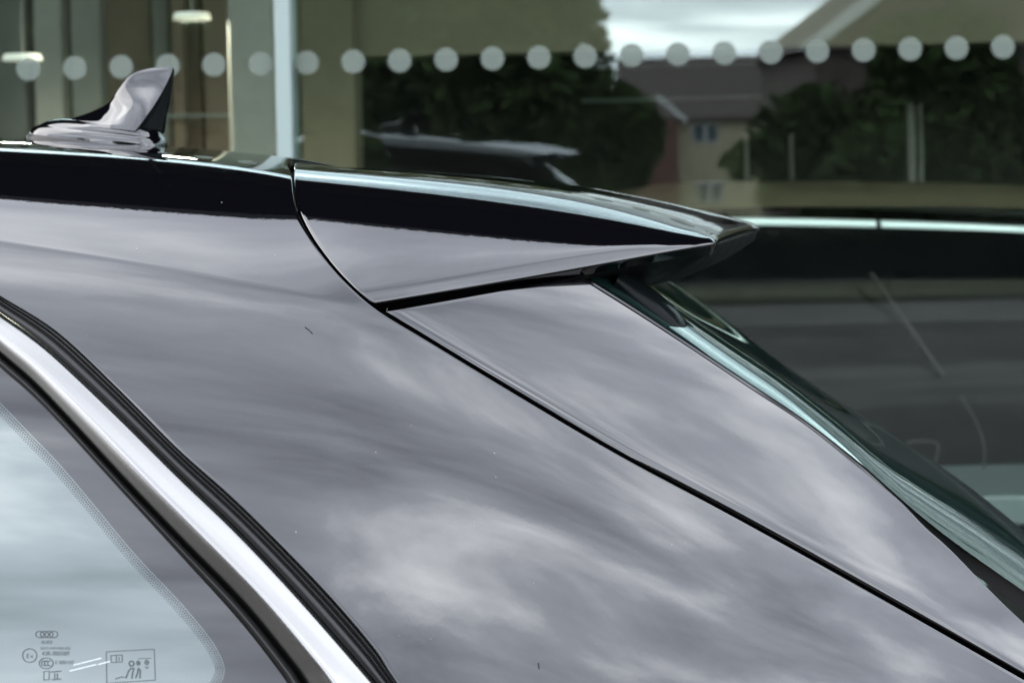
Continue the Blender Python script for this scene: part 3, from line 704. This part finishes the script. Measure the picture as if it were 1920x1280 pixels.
def smooth_prof(keys, n):
    s = np.linspace(0, 1, n); h = np.interp(s, [k[0] for k in keys], [k[1] for k in keys])
    for _ in range(int(n * 0.12)): h[1:-1] = .25 * h[:-2] + .5 * h[1:-1] + .25 * h[2:]
    return list(zip(s, h))
strip(offset_curve(W2, -5), Cu, smooth_prof([(0, -.014), (.12, -.006), (.30, -.004), (.42, -.0075), (.52, -.008), (.62, -.003), (.8, -.002), (1, -.004)], 40), 'outer_seal', M['rubber'])
strip(Cu, Cl, smooth_prof([(0, -.006), (.03, 0.0005), (.08, 0.0022), (.30, .0046), (.52, .0064), (.60, .0064), (.72, .0042), (.94, -.0005), (1, -.008)], 56), 'window_trim', M['chrome'])
strip(Cl, Si, smooth_prof([(0, -.008), (.15, -.002), (.45, .0012), (.75, -.001), (1, -.008)], 24), 'inner_seal', M['rubber'])
def win_grid(curve, d, nrow=50):
    lf = np.stack([np.full(ns, -140.0), np.linspace(curve[0, 1], 1405, ns)], -1)
    g_ = np.stack([curve * (1 - s) + lf * s for s in np.linspace(0, 1, nrow)])
    return U(g_[..., 0], g_[..., 1], F(g_[..., 0], g_[..., 1], 0) + d)
Sx = offset_curve(Si, -6)
gl = link('side_window', grid_mesh(win_grid(Sx, 0.0045)), M['glass_front'], car)
# printed border: between the seal and the dotted edge, and along the bottom of the pane
Fr2 = resample(Fr, ns)
Sx2 = resample(np.vstack([Sx[:: 12], [[560, 1400]]]), ns)
fb = np.stack([Sx * (1 - s) + Fr2 * s for s in np.linspace(0, 1, 24)])
s_end = int(ns * 0.80)
link('printed_border', grid_mesh(U(fb[..., 0], fb[..., 1], F(fb[..., 0], fb[..., 1], 0) + 0.0042)), M['frit'], gl)
def flat_mesh(polys, d):
    vs, fs = [], []
    for p in polys:
        st = len(vs); vs.extend(p); fs.append(tuple(range(st, st + len(p))))
    a = np.array(vs, float); return mesh_from(U(a[:, 0], a[:, 1], F(a[:, 0], a[:, 1], 0) + d), fs)
dots = []
Fd = resample(Fr, 190)
for row, (off, sz) in enumerate(((3.5, 2.5), (8, 2.3), (12.5, 1.9), (16.5, 1.5))):
    oc = offset_curve(Fd, off)
    for i in range(len(oc)):
        x, y = oc[i] if row % 2 == 0 else (oc[i] + oc[min(i + 1, len(oc) - 1)]) / 2
        if -40 < x < 460 and y < 1330: dots.append([(x - sz, y), (x, y - sz), (x + sz, y), (x, y + sz)])
db = link('border_dots', flat_mesh(dots, 0.0042), M['frit'], gl, smooth=False); tag(db, kind='stuff')
# etched marks
def stroke(pts, w, closed=False):
    pts = [np.array(p, float) for p in pts]; out = []
    seg = list(zip(pts, pts[1:] + ([pts[0]] if closed else []))) if closed else list(zip(pts[:-1], pts[1:]))
    for a, b_ in seg:
        t = b_ - a; L = np.linalg.norm(t)
        if L < 1e-6: continue
        t /= L; nn_ = np.array([-t[1], t[0]]) * w / 2; e_ = t * w * 0.25
        out.append([a - e_ + nn_, b_ + e_ + nn_, b_ + e_ - nn_, a - e_ - nn_])
    return out
def ell(cx, cy, rx, ry, n=28, a0=0, a1=360): return [(cx + rx * math.cos(R(a0 + (a1 - a0) * i / n)), cy + ry * math.sin(R(a0 + (a1 - a0) * i / n))) for i in range(n + (a1 - a0 != 360))]
def text_polys(txt, x, y, h, wscale=1.0):
    cu = bpy.data.curves.new("t", 'FONT'); cu.body = txt; cu.size = h * 1.35; cu.resolution_u = 3
    ob = bpy.data.objects.new("t", cu); C.objects.link(ob); dg = bpy.context.evaluated_depsgraph_get(); dg.update()
    me = bpy.data.meshes.new_from_object(ob.evaluated_get(dg)); out = []
    for p in me.polygons: out.append([(x + me.vertices[i].co.x * wscale, y - me.vertices[i].co.y) for i in p.vertices])
    bpy.data.objects.remove(ob); bpy.data.curves.remove(cu); bpy.data.meshes.remove(me); return out
marks = {'ring_emblem': [], 'approval_text': [], 'approval_badge': [], 'pictogram': []}
for i in range(4): marks['ring_emblem'] += stroke(ell(74.5 + i * 8.6, 1188.5, 7.6, 6.2), 1.5, True)
marks['approval_text'] += text_polys('AUDI', 77, 1206, 6.5) + text_polys('DOT-459 M20 AS2', 76, 1217, 5.5, .95) + text_polys('43R-000389', 78, 1228, 8.5, .92) + text_polys('E 000107', 103, 1244, 7.0)
marks['approval_text'] += text_polys('II', 100, 1273, 13, 1.1) + stroke([(95, 1259), (115, 1257)], 2) + stroke([(97, 1273), (114, 1272)], 2) + stroke([(82, 1258), (92, 1257), (92, 1273), (82, 1274)], 1.4, True)
marks['approval_badge'] += stroke(ell(55.5, 1228, 13.2, 12.8, 36), 1.6, True) + text_polys('E', 49, 1233, 9) + text_polys('4', 57, 1233, 6.5)
marks['approval_badge'] += stroke(ell(86.5, 1242.5, 13, 10, 36), 1.6, True)
for cx in (81.5, 87, 92.5): marks['approval_badge'] += stroke(ell(cx, 1242.5, 3.6, 4.6, 10, 60, 300), 1.6)
marks['pictogram'] += stroke([(199, 1221), (289, 1216), (291, 1274), (200, 1280)], 1.5, True)
marks['pictogram'] += stroke([(208, 1228), (229, 1227), (229, 1240), (208, 1241)], 1.5, True) + stroke([(218, 1228), (218, 1241)], 1.5) + stroke([(223, 1231), (223, 1238)], 1.5)
marks['pictogram'] += stroke(ell(246.5, 1243, 4.4, 4.6, 20), 2.2, True) + [ell(259, 1242, 4.2, 4.8, 18)]
marks['pictogram'] += stroke([(236, 1270), (241, 1257), (245, 1252), (251, 1252), (248, 1262), (247, 1271)], 2.6) + stroke([(254, 1270), (258, 1260), (259, 1252), (263, 1256), (262, 1270)], 2.8)
marks['pictogram'] += stroke([(216, 1272), (228, 1268), (236, 1269)], 2.0) + stroke([(258, 1234), (283, 1233)], 1.2)
marks['pictogram'] += stroke([(275, 1236), (279, 1241), (275, 1246), (271, 1241)], 1.6, True) + stroke([(272, 1249), (275, 1252), (278, 1249)], 1.6) + stroke([(272, 1238), (278, 1244)], 1.2) + stroke([(278, 1238), (272, 1244)], 1.2)
for k_, pl in marks.items(): link(k_, flat_mesh(pl, 0.0042), M['mark'], gl, smooth=False)
for pts in ([(138, 1246), (190, 1233)], [(131, 1257), (180, 1245)], [(184, 1245), (206, 1239)]):
    link('painted_reflection', flat_mesh(stroke(pts, 1.8), 0.0041), M['painted_reflection'], gl, smooth=False)  # reflected white lines painted as pale strokes on the glass
# --- shark-fin antenna on the roof
base0 = U(55, 252, YC); base1 = U(312, 279, YC)
axis = nrm(base1 - base0); LEN = float(np.linalg.norm(base1 - base0)); upv = np.array([-axis[2], 0, axis[0]])
def PX(px, py):
    p = U(px, py, YC) - base0; return float(p @ axis), float(p @ upv)
def layer(xf, xr, w, h, dr, nh=26, sharp=0.62, straight=False):
    """closed outline at height h: pointed front, blunt back with corner"""
    w, dr = w * YC / 1.65, dr * YC / 1.65
    s = np.linspace(0, 1, nh); xcorner = xr - dr
    xs_ = xf + (xcorner - xf) * s; ys_ = w * np.sin(s * math.pi / 2) ** sharp
    s2 = np.linspace(0, 1, 10)[1:]; xs2 = xcorner + dr * (1 - (1 - s2) ** 1.6); ys2 = w * (1 - s2 ** 1.5)
    if straight: xs2 = xcorner + dr * (s2 - 0.18 * np.sin(s2 * math.pi)); ys2 = w * (1 - s2)
    X = np.concatenate([xs_, xs2]); Yv = np.concatenate([ys_, ys2])
    X = np.concatenate([X, X[::-1][1:]]); Yv = np.concatenate([-Yv, Yv[::-1][1:]])
    return base0 + X[:, None] * axis + np.stack([np.zeros_like(Yv), Yv, np.zeros_like(Yv)], -1) + h * upv
ant = empty('antenna', tuple(base0)); ant.parent = car; ant.matrix_parent_inverse = Matrix.Translation(-root_loc(car)); 
K_ = YC / 1.65
lays = [layer(-.001, LEN, .036, -.006 * K_, .022), layer(0.000, LEN, .0355, .004 * K_, .022), layer(.003, LEN - .001, .0345, .009 * K_, .022), layer(.008, LEN - .003, .0325, .0125 * K_, .021), layer(.0095, LEN - .0035, .0318, .0132 * K_, .021),
        layer(.011, LEN - .0045, .0318, .0142 * K_, .021), layer(.018, LEN - .006, .0305, .0190 * K_, .020), layer(.030, LEN - .009, .027, .0232 * K_, .02), layer(.045, LEN - .014, .021, .0250 * K_, .018), layer(.055, LEN - .018, .015, .0256 * K_, .015)]
link('gasket', grid_mesh(np.stack([layer(-.003, LEN + .002, .038, -.008, .022), layer(-.003, LEN + .002, .038, -.001, .022), layer(-.001, LEN, .0362, .0008, .022)])), M['rubber'], ant)
ab = link('antenna_base', grid_mesh(np.stack(lays)), M['paint'], ant); ab.data.set_sharp_from_angle(angle=R(30))
fr = [PX(*p) for p in [(128, 224), (160, 214), (192, 200), (210, 186), (224, 166), (238, 148), (255, 136), (278, 129), (300, 126), (312, 125.5)]]
re = [PX(*p) for p in [(309, 246), (311, 232), (313, 218), (316, 203), (319, 185), (322, 168), (325, 150), (326.5, 138), (326.5, 130), (322, 126)]]
fr = resample(fr, 80); re = resample(re, 80)
frh = np.array([p[1] for p in fr]); frx = np.array([p[0] for p in fr]); reh = np.array([p[1] for p in re]); rex = np.array([p[0] for p in re])
hs = np.concatenate([np.linspace(.0195 * K_, .050 * K_, 22), np.linspace(.052 * K_, min(frh[-1], reh[-1]) - .0005, 26)])
lays = []
for h in hs:
    t = (h - hs[0]) / (hs[-1] - hs[0]); xf = np.interp(h, frh, frx); xr = np.interp(h, reh, rex)
    w = 0.017 * (1 - t) ** 2 + 0.0125 * (1 - t) + 0.0024 * math.sqrt(max(0, 1 - t * t)) + 0.0005
    dr = 0.85 * w + 0.001
    dr = min(dr, (xr - xf) * 0.45); lays.append(layer(xf, xr, w, h, dr, sharp=0.75, straight=True))
lp = np.stack(lays); tipc = lp[-1].mean(0); lp = np.concatenate([lp, (lp[-1] * .3 + tipc * .7 + upv * .0006)[None], np.repeat((tipc + upv * .0007)[None, None], lp.shape[1], 1)])
nh_ = 26
for side in (lp[:, :nh_], lp[:, -nh_:]):
    link('antenna_fin', grid_mesh(side), M['paint'], ant)
link('antenna_rear_face', grid_mesh(lp[:, nh_ - 1:-nh_ + 1]), M['satin_black'], ant)  # dark reflection on the rear face put into its black colour

# dust and a stray hair on the paint
rg = np.random.RandomState(11)
M['dust'] = pr('dust', (0.30, 0.30, 0.28), rough=0.9, spec=0.1); M['grit'] = pr('dark_grit', (0.01, 0.01, 0.01), rough=0.9, spec=0.1)
pl = []
for _ in range(70):
    x, y = rg.uniform(60, 1500), rg.uniform(330, 1270)
    if y < 420 or y > 640 + 0.0 * x: pass
    r_ = 0.35 + 0.5 * rg.rand() ** 3
    if 0.9 * (x - 120) + 640 > y > 345 + 0.1 * x and y > 590 + 0.574 * (x - 707) + 14 or (x < 520 and 340 < y < 560):
        pl.append([(x + r_ * math.cos(q), y + r_ * math.sin(q)) for q in np.linspace(0, 2 * math.pi, 7)[:-1]])
du = link('dust', flat_mesh(pl, -0.0006), M['dust'], car, smooth=False); tag(du, kind='stuff')
link('stray_hair', flat_mesh(stroke([(572, 613), (578, 617), (586, 625)], 1.2), -0.0006), M['grit'], car, smooth=False)
link('stray_hair', flat_mesh(stroke([(1010, 1242), (1011, 1253)], 1.6), -0.0006), M['grit'], car, smooth=False)
